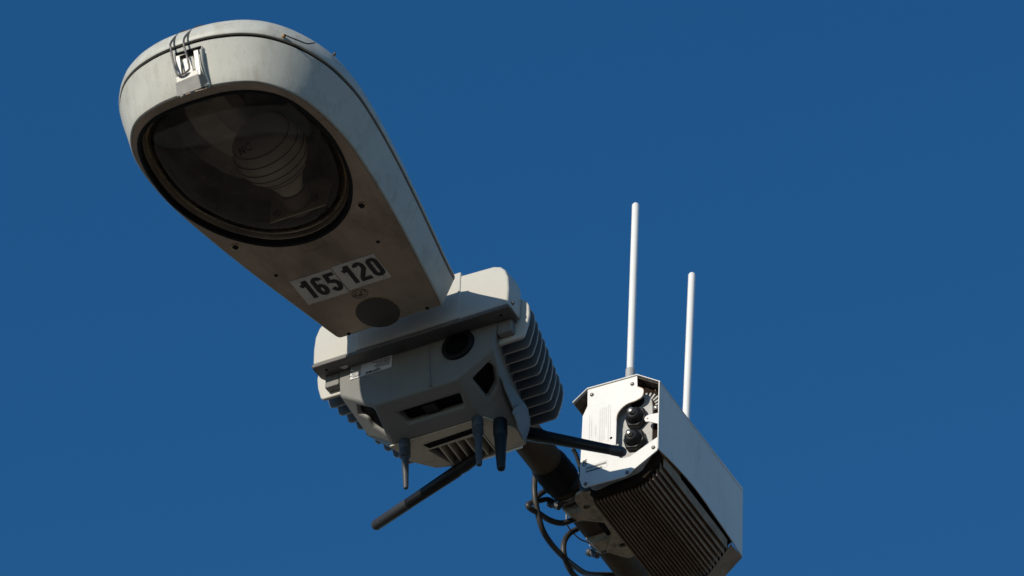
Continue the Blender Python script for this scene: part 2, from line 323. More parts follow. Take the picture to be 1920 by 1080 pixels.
bm = bmesh.new(); ribbon(bm, arc(0, 0, .0388, .0388, 0, 360, 48)[:-1], .0010, (-.0215, -.0345, -.0010), (1, 0, 0), (0, 1, 0), True); link('disc_edge', bm, M_TRIM, lh, smooth=False)
bm = bmesh.new(); ribbon(bm, [(-.022, -.008), (-.02, .006), (.02, .006), (.022, -.008)], .0012, (-.038, -.229, -.0008), (1, 0, 0), (0, 1, 0)); link('plate_tab', bm, M_DOOR, lh, smooth=False)
# number stickers
for txt, x0, x1, y0, y1, rot, dx in (('165', -.1185, -.040, -.1685, -.1025, .015, .0085), ('120', -.0378, .0440, -.1715, -.1062, .0, .010)):
    bm = bmesh.new(); box(bm, x0, x1, y0, y1, -.0014, -.0004); st = link('number_sticker', bm, M_STK, lh, smooth=False, label='white sticker printed with the black number '+txt)
    bm = bmesh.new(); hgt = .0475; digits(bm, txt, (x0+dx, y1-.0110, -.0017), (1, 0, 0), (0, -1, 0), hgt); link('printed_number', bm, M_INK, st, smooth=False)
    bm = bmesh.new(); ribbon(bm, [(x0+.001, 0), (x1-.001, 0)], .0022, (0, y0+.0012, -.0017), (1, 0, 0), (0, 1, 0)); link('curled_edge', bm, M_STK2, st, smooth=False)
# round monogram under the stickers
bm = bmesh.new(); OG = (-.0258, -.090, -.0008)
ribbon(bm, arc(0, 0, .0142, .0108, 0, 360, 40)[:-1], .0011, OG, (1, 0, 0), (0, -1, 0), True)
for pts in (arc(-.0045, .001, .0034, .0046, 40, 330), [(-.0012, -.0012), (-.0035, -.0012), (-.0012, -.0012), (-.001, -.0055), (-.0045, -.0062)], arc(.0048, .0028, .0028, .0024, 20, 280), arc(.0042, -.0025, .0034, .0029, 100, 330), arc(-.009, -.001, .0022, .003, 60, 300, 8), arc(.0098, .0012, .0016, .0026, -120, 120, 8)):
    ribbon(bm, pts, .0013, OG, (1, 0, 0), (0, -1, 0))
link('round_logo', bm, M_INK, lh, smooth=False)
# the latch on the nose
bm = bmesh.new()
prism(bm, [(-.0580, -.6680, .070), (-.006, -.6680, .066), (-.006, -.6480, .005), (-.0580, -.6480, .005)], (0, .004, 0))
for x in (-.0585, -.0070): prism(bm, [(x, -.6785, .068), (x, -.6600, .068), (x, -.6420, .004), (x, -.6530, .004)], (.0015, 0, 0))
link('latch_recess', bm, M_HEAD, lh)
bm = bmesh.new(); prism(bm, [(-.0570, -.6780, .0700), (-.007, -.6780, .0670), (-.007, -.6690, .0630), (-.0570, -.6690, .066)], (0, 0, .002)); link('recess_gap', bm, M_RUB, lh)
for pts in ([(-.0565, -.6775, .060), (-.0560, -.6700, .03), (-.0530, -.6560, .0), (-.0500, -.6540, -.008)], [(-.0070, -.6775, .060), (-.0060, -.6700, .03), (-.0015, -.6560, .0), (.0010, -.6540, -.006)]):
    bm = bmesh.new(); tube(bm, crom(pts, 4), .0026, 8); link('latch_rib', bm, M_HEAD, lh)
bm = bmesh.new(); DY = .0055; prism(bm, [(-.0510, -.684, .057), (-.044, -.684, .057), (-.0385, -.676, .006), (-.0455, -.676, .004)], (0, .002, 0)); prism(bm, [(-.0175, -.684, .056), (-.009, -.684, .0555), (-.0045, -.676, .006), (-.0125, -.676, .004)], (0, .002, 0))
prism(bm, [(-.0380, -.6815, .048), (-.0235, -.6815, .047), (-.0180, -.676, .010), (-.0325, -.676, .011)], (0, .002, 0))
prism(bm, [(-.0455, -.6865, .006), (-.0050, -.6865, .008), (-.0040, -.681, -.005), (-.0440, -.681, -.009)], (0, .0015, 0)); cp = link('latch_plate', bm, M_LATCH, lh, bevel=.0006)
bm = bmesh.new(); prism(bm, [(-.0455, -.6865, -.0065), (-.0035, -.6860, -.0020), (-.0035, -.6720, -.022), (-.049, -.6720, -.024)], (0, .0016, .0016)); link('latch_lever', bm, M_LATCH, cp, bevel=.0006)
bm = bmesh.new()
tube(bm, crom([(-.046, -.652, .138), (-.0535, -.662, .134), (-.0590, -.676, .112), (-.0600, -.6885, .086), (-.0575, -.6895, .070), (-.052, -.6895, .045), (-.0450, -.6895, .020), (-.0405, -.6895, .0085), (-.036, -.6895, .0045), (-.028, -.6895, .005), (-.0205, -.6895, .0085), (-.0190, -.6895, .016), (-.0255, -.6895, .043), (-.0325, -.6895, .068), (-.0345, -.6885, .087), (-.0325, -.676, .112), (-.0270, -.662, .134), (-.018, -.652, .139)], 5), .0019, 8); link('wire_bail', bm, M_WIRE, cp)
# scar and small burrs on the upper housing
bm = bmesh.new(); tube(bm, crom([(.1180, -.6260, .087), (.1262, -.6160, .085), (.1350, -.6060, .0835), (.1440, -.5950, .0825), (.1530, -.5850, .0890)], 5), .0011, 6); link('paint_scratch', bm, M_RUB, up)
dome('bolt_burr', (.1160, -.6230, .088), .0034, M_RUST, up, .002, (.6, -1, 0))
dome('hinge_pin', (.1600, -.533, .1040), .0028, M_WIRE, up, .004, (.8, -.6, .3))
# ---------------------------------------------------------------- the finned sensor node
nd = thing('sensor_node', (0, .19, 0), 'pale finned metal sensor housing clamped behind the lamp head, with short aerials beneath', 'sensor box')
def sym(l): return l+[(-a, b) for a, b in reversed(l)]
bm = bmesh.new(); cp_ = sym([(.1885, 0), (.1895, .035), (.1875, .062), (.181, .080), (.172, .090), (.158, .0955), (.10, .098)])
loops(bm, [[Vector((x*k, y, z0*kz)) for x, z0 in cp_] for y, k, kz in ((.040, 1, 1), (.060, 1.005, 1.01), (.086, 1.01, 1.02))], True, True); link('cap', bm, M_NODE, nd, bevel=.004, seg=3)
bm = bmesh.new(); prism(bm, [(-.104, .0375, .0), (.097, .0375, .0), (.0965, .0375, .105), (-.10, .0375, .103)], (0, .05, 0)); link('cap_strap', bm, M_NODE, nd, bevel=.003)
bm = bmesh.new(); loops(bm, [[Vector((x, y, z)) for x, y in ((-.1905, .0385), (.1905, .0385), (.192, .05), (.1905, .074), (.182, .088), (-.182, .088), (-.1905, .074), (-.192, .05))] for z in (-.0065, -.0008)], True, True); fl = link('cap_flange', bm, M_FLG, nd, bevel=.0025)
bm = bmesh.new(); tube(bm, [(-.187, .0395, -.0072), (.187, .0395, -.0072)], .0022, 8); link('flange_lip', bm, M_FLG, fl)
for x in (-.170, .168): dome('flange_hole', (x, .056, -.0066), .0027, M_RUB, nd, .0008)
for s_ in (-1, 1):
    bm = bmesh.new(); box(bm, *sorted((s_*.153, s_*.181)), .071, .086, -.032, -.005); link('cap_tab', bm, M_SHELL, nd, bevel=.003)  # tab sits in shadow, so it takes the darkened paint
dome('cap_bolt', (.190, .055, .012), .0035, M_WIRE, nd, .003, (1, 0, 0))
# fins: a left and a right plate at each station
FP = [(.095, -.0425), (.192, -.041), (.197, -.037), (.204, -.012), (.2065, .008), (.2045, .028), (.198, .041), (.187, .049), (.095, .060)]
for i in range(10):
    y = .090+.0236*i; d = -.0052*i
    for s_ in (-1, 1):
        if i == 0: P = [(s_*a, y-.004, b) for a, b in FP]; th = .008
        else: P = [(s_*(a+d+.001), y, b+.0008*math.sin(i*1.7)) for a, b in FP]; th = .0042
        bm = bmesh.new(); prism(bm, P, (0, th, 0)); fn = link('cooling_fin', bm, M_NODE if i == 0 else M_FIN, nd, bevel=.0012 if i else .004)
        if i: bm = bmesh.new(); P = P[:-1]; tube(bm, [Vector(p)+Vector((0, th*.4, 0)) for p in P], .0009, 6); link('lit_fin_edge', bm, M_NODE, fn)  # cream strips stand for light caught along the fin edges
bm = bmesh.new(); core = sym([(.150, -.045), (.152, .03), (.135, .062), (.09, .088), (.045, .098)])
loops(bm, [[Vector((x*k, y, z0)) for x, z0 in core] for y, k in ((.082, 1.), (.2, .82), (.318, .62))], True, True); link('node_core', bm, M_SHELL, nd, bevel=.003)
# the hanging shell: a faceted casting with openings
bm = bmesh.new()
P1, P2, P3, P5 = (.150, .070, -.060), (.078, .070, -.107), (.084, .145, -.133), (.132, .145, -.102)
mr = lambda p: (-p[0], p[1], p[2])
winR = [(.133, .084, -.077), (.137, .099, -.080), (.129, .124, -.095), (.108, .135, -.113), (.100, .088, -.100)]
winL = [(-.118, .082, -.085), (-.088, .080, -.1035), (-.0835, .087, -.1095), (-.0895, .127, -.1230), (-.107, .118, -.107), (-.110, .103, -.100), (-.124, .099, -.088)]
slot = [(-.048, .096, -.116), (.073, .096, -.116), (.069, .120, -.1245), (-.040, .120, -.1245)]
B = {}
def vv(p):
    k = tuple(round(c, 4) for c in p)
    if k not in B: B[k] = bm.verts.new(p)
    return B[k]
def face(*ps): bm.faces.new([vv(p) for p in ps])
def facehole(outer, hole, depth):
    ov = [vv(p) for p in outer]; hv = [vv(p) for p in hole]; al = ov+hv
    O = Vector(outer[0]); N = (Vector(outer[1])-O).cross(Vector(outer[2])-O).normalized(); U = (Vector(outer[1])-O).normalized(); V = N.cross(U)
    f2 = lambda p: Vector(((Vector(p)-O).dot(U), (Vector(p)-O).dot(V))); c2 = [f2(p) for p in list(outer)+list(hole)]; no, nh = len(outer), len(hole)
    eds = [(i, (i+1) % no) for i in range(no)]+[(no+i, no+(i+1) % nh) for i in range(nh)]
    def inside(q, poly):
        r = False
        for i in range(len(poly)):
            a, b = poly[i], poly[i-1]
            if (a.y > q.y) != (b.y > q.y) and q.x < (b.x-a.x)*(q.y-a.y)/(b.y-a.y)+a.x: r = not r
        return r
    res = delaunay_2d_cdt(c2, eds, [], 0, 1e-6)
    for t in res[2]:
        q = (c2[t[0]]+c2[t[1]]+c2[t[2]])/3
        if inside(q, c2[:no]) and not inside(q, c2[no:]): bm.faces.new([al[k] for k in t])
    dv = Vector(depth); c = sum((Vector(p) for p in hole), Vector())/len(hole)
    iv = [bm.verts.new(Vector(p)+dv+(c-Vector(p))*.06) for p in hole]
    for i in range(len(hv)): j = (i+1) % len(hv); bm.faces.new((hv[i], hv[j], iv[j], iv[i]))
T0, T1 = (.155, .070, -.004), (.100, .305, -.004)
Q0, Q1, Q2 = (.132, .200, -.135), (.125, .246, -.133), (-.012, .253, -.131)
Q3, Q4, Q5 = (-.048, .236, -.131), (-.075, .200, -.133), (-.100, .200, -.100)
face(T0, mr(T0), mr(P1), mr(P2), P2, P1)
facehole([P1, P2, P3, P5], winR, (-.008, .004, .016)); facehole([mr(P1), mr(P2), mr(P3), mr(P5)], winL, (.003, .0015, .006))
facehole([P2, mr(P2), mr(P3), P3], slot, (0, .006, .016))
# right side wall, right lower facet, belly, left chamfers
face(T0, P1, P5, (.120, .24, -.075), (.100, .305, -.05), T1)
face(P5, P3, Q0); face(P5, Q0, Q1, (.120, .24, -.075))
vent = [(-.034, .188, -.133), (.070, .188, -.133), (.070, .242, -.133), (-.012, .242, -.133)]
facehole([P3, mr(P3), Q4, Q3, Q2, Q1, Q0], vent, (0, .004, .030))
face(mr(P5), mr(P3), Q4, Q5); face(Q4, Q3, Q5)
face(mr(T0), mr(P1), mr(P5), Q5, (-.100, .305, -.05), mr(T1))
face(Q5, Q3, Q2, (-.100, .305, -.05)); face(Q2, Q1, (.120, .24, -.075), (.100, .305, -.05), (-.100, .305, -.05))
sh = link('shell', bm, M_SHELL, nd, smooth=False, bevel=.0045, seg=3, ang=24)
def pane(name, pts, dv, m=M_GLASSK):
    bm = bmesh.new(); c = sum((Vector(p) for p in pts), Vector())/len(pts); dv = Vector(dv)
    prism(bm, [Vector(p)+dv*.85 for p in pts], dv*.3); return link(name, bm, m, nd, smooth=False)
pane('dark_window', winR, (-.008, .004, .016)); pane('dark_window', winL, (.003, .0015, .006)); pane('dark_slot', slot, (0, .006, .016))
pane('vent_floor', vent, (0, .004, .030), M_RUB)
bm = bmesh.new(); box(bm, -.002, .022, .099, .12, -.117, -.106); link('slot_bar', bm, M_PLAS, nd)
for i in range(6):
    x = -.016+.0165*i; bm = bmesh.new(); prism(bm, [(x, .186, -.1335), (x, .2445+.003*math.sin(i), -.1345), (x, .2445, -.106), (x, .186, -.106)], (.0028, 0, 0)); link('louvre', bm, M_BELLY, nd)
bm = bmesh.new(); prism(bm, [(-.012, .2460, -.1366), (.112, .2435, -.1366), (.112, .2560, -.130), (-.012, .2570, -.130)], (0, 0, .010)); link('belly_lip', bm, M_BELLY, nd, bevel=.002)
bm = bmesh.new(); prism(bm, [(-.090, .150, -.1345), (.092, .150, -.1345), (.128, .198, -.1365), (.122, .244, -.1350), (.072, .2445, -.1350), (.072, .186, -.1355), (-.036, .186, -.1355), (-.014, .2445, -.1345), (-.046, .235, -.1345), (-.077, .200, -.1355)], (0, 0, .0022)); bp_ = link('belly_plate', bm, M_BELLY, nd, smooth=False)
bm = bmesh.new(); prism(bm, [(-.036, .170, -.1362), (.062, .166, -.1362), (.062, .1775, -.1364), (-.030, .1815, -.1364)], (0, 0, .0006)); link('belly_slot', bm, M_GLASSK, nd, smooth=False)
# pointed side flap on the right
bm = bmesh.new(); FLP = [(.1430, .112, -.088), (.143, .130, -.106), (.1445, .162, -.128), (.1440, .176, -.152), (.1435, .188, -.163), (.1435, .198, -.166), (.1445, .207, -.158), (.1455, .214, -.135), (.1450, .217, -.105), (.1435, .205, -.085), (.1415, .150, -.083)]
prism(bm, FLP, (-.003, 0, 0)); link('side_flap', bm, M_SHELL, nd, smooth=False, bevel=.0012)
bm = bmesh.new(); prism(bm, [(.1472, q.y, q.z) for q in crom([(0, .1515, -.1400), (0, .1590, -.1462), (0, .1685, -.1540), (0, .1771, -.1630), (0, .1852, -.1655), (0, .1923, -.1546), (0, .199, -.1354), (0, .2037, -.1142), (0, .2050, -.0980), (0, .1904, -.0960), (0, .1677, -.1140)], 3, True)], (-.0022, 0, 0)); link('flap_inset', bm, M_SHELL, nd, smooth=False)
dome('flap_screw', (.124, .172, -.1205), .0028, M_RUB, nd, .001, (.6, -.5, -.6))
# round camera and the crease on the front face
bm = bmesh.new(); lathe(bm, (.080, .0735, -.031), (0, -1, 0), [(-.01, .031), (.006, .031), (.0085, .0298), (.009, .028), (.0085, .0255), (.008, .001)], 36); ln = link('round_lens', bm, M_PLAS, nd)
bm = bmesh.new(); lathe(bm, (.080, .0660, -.031), (0, -1, 0), [(-.001, .023), (.001, .023), (.0028, .012), (.0032, .0002)], 28); link('lens_glass', bm, M_GLASSK, ln)
bm = bmesh.new(); tube(bm, [(.022, .0695, -.012), (.025, .0695, -.06), (.029, .0690, -.104)], [.0016, .0022, .0026], 8); link('front_crease', bm, M_SHELL, nd)
# rating sticker, fixed upside down
bm = bmesh.new(); box(bm, -.1295, -.0485, .0686, .0700, -.0335, .0012-.006); st = link('rating_sticker', bm, M_STK2, nd, smooth=False)
text('printed_word', 'current', (-.070, .0682, -.0275), (-1, 0, 0), (0, 0, -1), .0095, M_INK, st, .0003)
for j in range(7):
    z = -.0085-.0034*j
    text('printed_line', ['RATING 120V 60Hz', 'INPUT 0.5 A', 'OUTDOOR USE', 'TYPE SENSOR', 'SERIAL 00120', 'WET LOCATION', 'ASSEMBLED'][j], (-.109, .0682, z), (-1, 0, 0), (0, 0, -1), .0030, M_INK, st, .0001)
for j in range(4): text('printed_line', ['MODEL LIGHT NODE', 'INTERFACE UNIT', 'PATENTS PENDING', '480V MAX LOAD'][j], (-.052, .0682, -.010-.0042*j), (-1, 0, 0), (0, 0, -1), .0036, M_INK, st, .0001)
bm = bmesh.new(); prism(bm, [(-.138+.0075*math.cos(math.pi*k/8), .0585+.0075*math.sin(math.pi*k/8), -.0068) for k in range(9)], (0, 0, -.0006)); link('hole_light_patch', bm, M_STK2, nd, smooth=False)  # pale half disc stands for daylight showing through a hole
# aerials under the node
def aerial(base, tip, prof, m, collar, tipm=None, name='aerial', label=None):
    b = Vector(base); t = Vector(tip); L = (t-b).length; d = (t-b).normalized()
    bm = bmesh.new(); lathe(bm, b, d, [(h*L, r) for h, r in prof], 20); a = link(name, bm, m, nd, label=label)
    if collar:
        bm = bmesh.new(); lathe(bm, b, d, collar, 20); link('collar', bm, m, a)
    if tipm:
        h0, r0 = tipm; bm = bmesh.new(); lathe(bm, b+d*(L*h0), d, [(-.0005, r0-.0002), (0, r0+.0005), (L*(1-h0)-.006, r0+.0004), (L*(1-h0)-.001, r0*.75), (L*(1-h0)+.0008, .001)], 20); link('sunlit_end_cap', bm, M_CAPG, a)  # greyer sleeve paints the sunlit end of the aerial
    return a
GC = [(-.014, .0075), (-.004, .0078), (.000, .0098), (.014, .0102), (.018, .0085), (.020, .0098), (.034, .0100), (.037, .0072)]
aerial((-.0615, .150, -.134), (-.054, .150, -.241), [(.25, .0068), (.95, .0046), (.985, .0036), (1, .0012)], M_PLASG, GC, label='short grey aerial below the left corner of the housing')
aerial((.0790, .150, -.134), (.0865, .150, -.239), [(.25, .0072), (.95, .0052), (.985, .0042), (1, .0012)], M_PLASG, GC, label='short grey aerial between the slot and the black stub')
aerial((.1133, .169, -.146), (.1180, .170, -.2445), [(0, .0115), (.1, .0118), (.3, .0110), (.94, .0074), (.98, .0062), (1, .003)], M_PLAS, [(-.01, .012), (.0, .0126), (.02, .0124), (.024, .0112)], label='stubby black tapered aerial')
aerial((.020, .240, -.140), (-.216, .326, -.140), [(0, .0085), (.12, .0095), (.14, .0112), (.62, .0098), (.96, .0082), (.99, .0062), (1, .003)], M_PLAS, [(-.02, .009), (.012, .011), (.026, .0105)], (.64, .0096), label='long black aerial slanting down to the left')
aerial((.135, .255, -.110), (.305, .262, -.203), [(0, .0120), (.05, .0125), (.12, .0108), (.86, .0086), (.97, .0078), (1, .003)], M_PLAS, [(-.03, .012), (.012, .0125)], (.86, .0086), label='long black aerial reaching to the right across the white box')
# ---------------------------------------------------------------- the white radio unit on the arm
ru = thing('radio_unit', (.17, .65, .06), 'white box with dark ribbed heat sink and two tall white rod aerials beside the pipe', 'radio unit')
FY = .500
PL = [(.105, .189), (.203, .186), (.204, .160)]+[(q.x, q.y) for q in crom([(.204, .160, 0), (.2145, .152, 0), (.2165, .143, 0), (.2125, .133, 0), (.200, .1285, 0), (.186, .1275, 0), (.175, .122, 0), (.166, .111, 0), (.164, .096, 0)], 3)[1:]]
PL += [(.1635, .040), (.166, .020), (.172, .0085), (.182, .0045), (.192, .0045), (.245, .030), (.245, .0005), (.197, -.029), (.192, -.034), (.182, -.0375), (.1045, -.0345), (.099, -.030), (.094, -.013), (.0965, .130), (.1055, .150)]
bm = bmesh.new(); holed(bm, [(x, FY, z) for x, z in PL], [circ((x, FY, z), .0030, .0030, 12) for x, z in ((.154, .060),)], (0, .0022, 0)); fp = link('front_plate', bm, M_WHITE, ru, smooth=False)
bm = bmesh.new(); prism(bm, [(x, FY-.0002, z) for x, z in [(q.x, q.y) for q in crom([(.219, .080, 0), (.222, .0735, 0), (.228, .0715, 0)], 4)]+[(.2465, .0600), (.2465, .0845)]+[(q.x, q.y) for q in crom([(.228, .0870, 0), (.2215, .0850, 0), (.219, .080, 0)], 4)[:-1]]], (0, .002, 0)); link('fixing_tab', bm, M_WHITE, ru, smooth=False)
dome('tab_hole', (.2255, .4998, .0790), .0016, M_RUST, ru, .0006, (0, -1, 0))
# thin rust-tinted edge of the cut-out
bm = bmesh.new(); ribbon(bm, [p for p in PL[2:27]], .0010, (0, FY-.0004, 0), (1, 0, 0), (0, 0, 1)); link('rusty_edge', bm, M_RUST, fp, smooth=False)
for x, z in ((.194, .169), (.114, .173), (.188, -.0305), (.1065, -.028), (.238, .0085)):
    bm = bmesh.new(); lathe(bm, (x, FY, z), (0, -1, 0), [(-.001, .0036), (.0016, .0036), (.0026, .0026), (.0014, .0016), (.0012, .0001)], 12); link('screw', bm, M_WIRE, ru)
# roof, chamfers, right shield
bm = bmesh.new(); RF = [(.0765, .1680), (.1050, .1905), (.2035, .1875), (.2500, .1545)]; th = .0018
loops(bm, [[Vector((x, y, z)) for x, z in RF]+[Vector((x, y, z-th)) for x, z in reversed(RF)] for y in (FY-.0025, .835)], True, True); link('roof_cover', bm, M_SHIELD, ru, smooth=False)
bot = crom([(.493, .0), (.530, .0065), (.569, .0130), (.610, .018), (.647, .0200), (.690, .018), (.714, .0155), (.776, .0115), (.832, .004)] and [(0, a, b) for a, b in [(.496, .0), (.530, .0065), (.569, .0130), (.610, .0175), (.647, .0195), (.690, .018), (.714, .0155), (.776, .0115), (.836, .003)]], 3)
SHP = [(.2492, q.y, q.z) for q in bot]+[(.2492, .837, .1615), (.2492, .497, .1535)]
bm = bmesh.new(); prism(bm, SHP, (-.0018, 0, 0)); link('side_shield', bm, M_SHIELD, ru, smooth=False)
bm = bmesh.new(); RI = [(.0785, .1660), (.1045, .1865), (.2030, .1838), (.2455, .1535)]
loops(bm, [[Vector((x, y, z)) for x, z in RI]+[Vector((x, y, z-.0008)) for x, z in reversed(RI)] for y in (FY+.0030, .825)], True, True); link('roof_liner', bm, M_LINE, ru, smooth=False)  # added brown sheet, makes the roof's underside darker

bm = bmesh.new(); prism(bm, [(x, .826, z) for x, z in ((.105, .186), (.203, .184), (.247, .152), (.247, .040), (.226, .032), (.214, .010), (.206, -.020), (.186, -.040), (.104, -.040), (.095, .13))], (0, .002, 0)); link('rear_plate', bm, M_CAST, ru, smooth=False)
bm = bmesh.new(); prism(bm, [(.2488, .790, -.0005), (.2488, .836, .0035), (.196, .836, -.046), (.196, .800, -.050)], (0, 0, -.0025)); link('rear_lip', bm, M_SINK, ru, smooth=False)
# body casting
def prof(k, dz=0): return [(.1695+(x-.1695)*k, .065+(z-.065)*k+dz) for x, z in ((.104, -.040), (.112, -.0465), (.196, -.0445), (.213, -.038), (.231, -.020), (.241, .0), (.244, .02), (.244, .13), (.235, .155), (.205, .178), (.115, .178), (.103, .165))]
bm = bmesh.new(); IP = crom([(.108, 0, .165), (.160, 0, .168), (.200, 0, .160), (.222, 0, .140), (.2270, 0, .11), (.2270, 0, .05), (.2260, 0, .012), (.214, 0, -.008), (.200, 0, -.022), (.150, 0, -.028), (.108, 0, -.026), (.104, 0, .06)], 4, True)
prism(bm, [(q.x, .5165, q.z) for q in IP], (0, .010, 0)); cst = link('face_casting', bm, M_CAST, ru, bevel=.002)
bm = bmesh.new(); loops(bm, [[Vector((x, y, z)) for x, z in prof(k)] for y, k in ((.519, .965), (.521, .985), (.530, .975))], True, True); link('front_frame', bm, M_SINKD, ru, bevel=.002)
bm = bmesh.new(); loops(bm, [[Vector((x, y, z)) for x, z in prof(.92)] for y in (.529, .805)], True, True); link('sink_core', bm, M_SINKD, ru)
n_f = 21
for i in range(n_f):                        # fins along the underside, wrapping round the right-hand corner
    f = i/(n_f-1); x = .1055+f*.1365; z = -.0475 if x < .200 else -.0475+(x-.200)**1.5*4.0
    z = min(z, .0) + random.uniform(-.0006, .0006); bm = bmesh.new(); y1 = .800-max(0, f-.55)*.03
    w_ = random.uniform(.0011, .0015); box(bm, x, x+w_, .531, y1, z, z+.022); link('sink_fin', bm, M_SINK, ru, smooth=False)
for i in range(15):                         # fins under the shield on the right, seen through the front
    z = .010+.0105*i; bm = bmesh.new(); box(bm, .2285, .2425-max(0, z-.12)*.35, .521, .60, z, z+.003); link('sink_fin', bm, M_SINK, ru, smooth=False)
for i in range(9):                          # teeth round the top right corner of the casting
    a = math.radians(8+i*14); c = Vector((.206, .517, .118)); d = Vector((math.cos(a), 0, math.sin(a))); s_ = Vector((-d.z, 0, d.x))*.0018
    bm = bmesh.new(); prism(bm, [c+d*.026-s_, c+d*.0375-s_, c+d*.0375+s_, c+d*.026+s_], (0, .02, 0)); link('casting_tooth', bm, M_CAST, ru, smooth=False)
bm = bmesh.new(); lathe(bm, (.197, .5166, .139), (0, -1, 0), [(-.004, .013), (.0008, .013), (.001, .0001)], 24); link('dark_port', bm, M_PLAS, ru)
for x, z in ((.1985, .097), (.1960, .0475)):
    bm = bmesh.new(); lathe(bm, (x, .5165, z), (0, -1, 0), [(-.004, .0225), (.010, .0225), (.0118, .020)], 6); gl = link('cable_gland', bm, M_PLASG if False else M_PLAS, ru, smooth=False, bevel=.001)
    bm = bmesh.new(); lathe(bm, (x, .5065, z), (0, -1, 0), [(-.002, .0165), (.005, .0160), (.011, .0140), (.0145, .0105), (.0155, .0070)], 24); link('gland_cap', bm, M_PLAS, gl)
    bm = bmesh.new(); lathe(bm, (x, .5065, z), (0, -1, 0), [(.014, .0064), (.021, .0062), (.0235, .0045), (.0245, .0005)], 20); link('gland_glint', bm, M_GLINT, gl)  # paler tip stands for the highlight on the gland dome
bm = bmesh.new(); lathe(bm, (.2330, .5165, .113), (0, -1, 0), [(0, .0055), (.002, .0055), (.003, .004), (.0015, .002), (.0015, .0001)], 16); link('screw', bm, M_STEEL, ru)
# printed panels on the front plate
rnd = random.Random(3)
def fineprint(o, ux, uy, cols, L, pitch, w, name='fine_print', m=M_TEXT, dash=(.0012, .0035)):
    bm = bmesh.new()
    for c in range(cols):
        if isinstance(L, list): l0, l1 = L[c]
        else: l0, l1 = 0, L
        p = l0
        while p < l1:
            q = min(l1, p+rnd.uniform(*dash)); ribbon(bm, [(p, c*pitch), (q, c*pitch)], w, o, ux, uy); p = q+.0008
    return link(name, bm, m, fp, smooth=False)
fineprint((.1105, FY-.0004, .139), (0.01, 0, -1), (1, 0, 0), 11, [(.012, .07), (.022, .064), (.06, .06), (0.04, .065), (0, .0), (.006, .082), (.004, .084), (.002, .080), (.004, .05), (.0, .085), (.002, .074)], .0041, .0009)
fineprint((.1065, FY-.0004, -.0005), (1, 0, .0), (0, 0, 1), 2, [(0, .031), (0, .040)], .0072, .0042, 'serial_code', M_INK, (.0008, .0016))
text('printed_letters', 'OR', (.1065, FY-.0006, .013), (0, 0, 1), (-1, 0, 0), .0105, M_INK, fp, .0004)
bm = bmesh.new(); ribbon(bm, [(0, 0), (.043, 0), (.043, .014), (0, .014)], .0004, (.1045, FY-.0004, -.003), (1, 0, 0), (0, 0, 1), True); link('code_frame', bm, M_TEXT, fp, smooth=False)
# rod aerials
for (b, t, fer) in (((.1735, .530, .187), (.1775, .530, .6275), True), ((.1740, .750, .187), (.1845, .750, .630), False)):
    B0, T0_ = Vector(b), Vector(t); d = (T0_-B0).normalized(); L = (T0_-B0).length
    bm = bmesh.new(); lathe(bm, B0, d, [(.0 if not fer else .012, .0068), (L-.004, .0068), (L-.001, .0052), (L, .0015)], 20)
    a = link('rod_aerial', bm, M_ROD, ru, label='tall white rod aerial over the front plate' if fer else 'shorter looking white rod aerial rising behind the side shield')
    bm = bmesh.new(); lathe(bm, B0, d, [(0, .0086), (.045, .0086), (.0455, .007)], 20); link('ferrule', bm, M_PLASG if False else M_CAST, a)
# mounting bracket between box and pipe
bm = bmesh.new(); out = [(.026, .612), (.034, .600), (.060, .592), (.112, .588), (.112, .812), (.080, .812), (.060, .798), (.040, .800), (.030, .790), (.012, .768), (.030, .745), (.044, .72), (.046, .69), (.030, .680), (.014, .668), (.012, .650), (.026, .640)]
holed(bm, [(x, y, .044) for x, y in out], [circ((.038, .637, .044), .0075, .0055, 16, 'z'), circ((.047, .762, .044), .0075, .0055, 16, 'z'), [q for q in crom([(.066, .640, .044), (.078, .655, .044), (.082, .69, .044), (.080, .73, .044), (.072, .745, .044), (.068, .70, .044), (.064, .67, .044)], 3, True)]], (0, 0, .006)); br = link('mounting_bracket', bm, M_BRK, ru, smooth=False)
for y in (.662, .755):
    bm = bmesh.new(); prism(bm, [(-.020, y-.014, .069), (.040, y-.014, .069), (.040, y-.014, .050), (-.004, y-.014, .050)], (0, .028, 0)); link('saddle', bm, M_BRK, br, bevel=.002)
bm = bmesh.new(); box(bm, .026, .110, .606, .796, .058, .062); link('hole_shade_plate', bm, M_RUB, br)  # added black plate stands for shade behind the bracket holes
bm = bmesh.new(); box(bm, .094, .112, .590, .81, .050, .12); link('bracket_web', bm, M_BRK, br, bevel=.002)
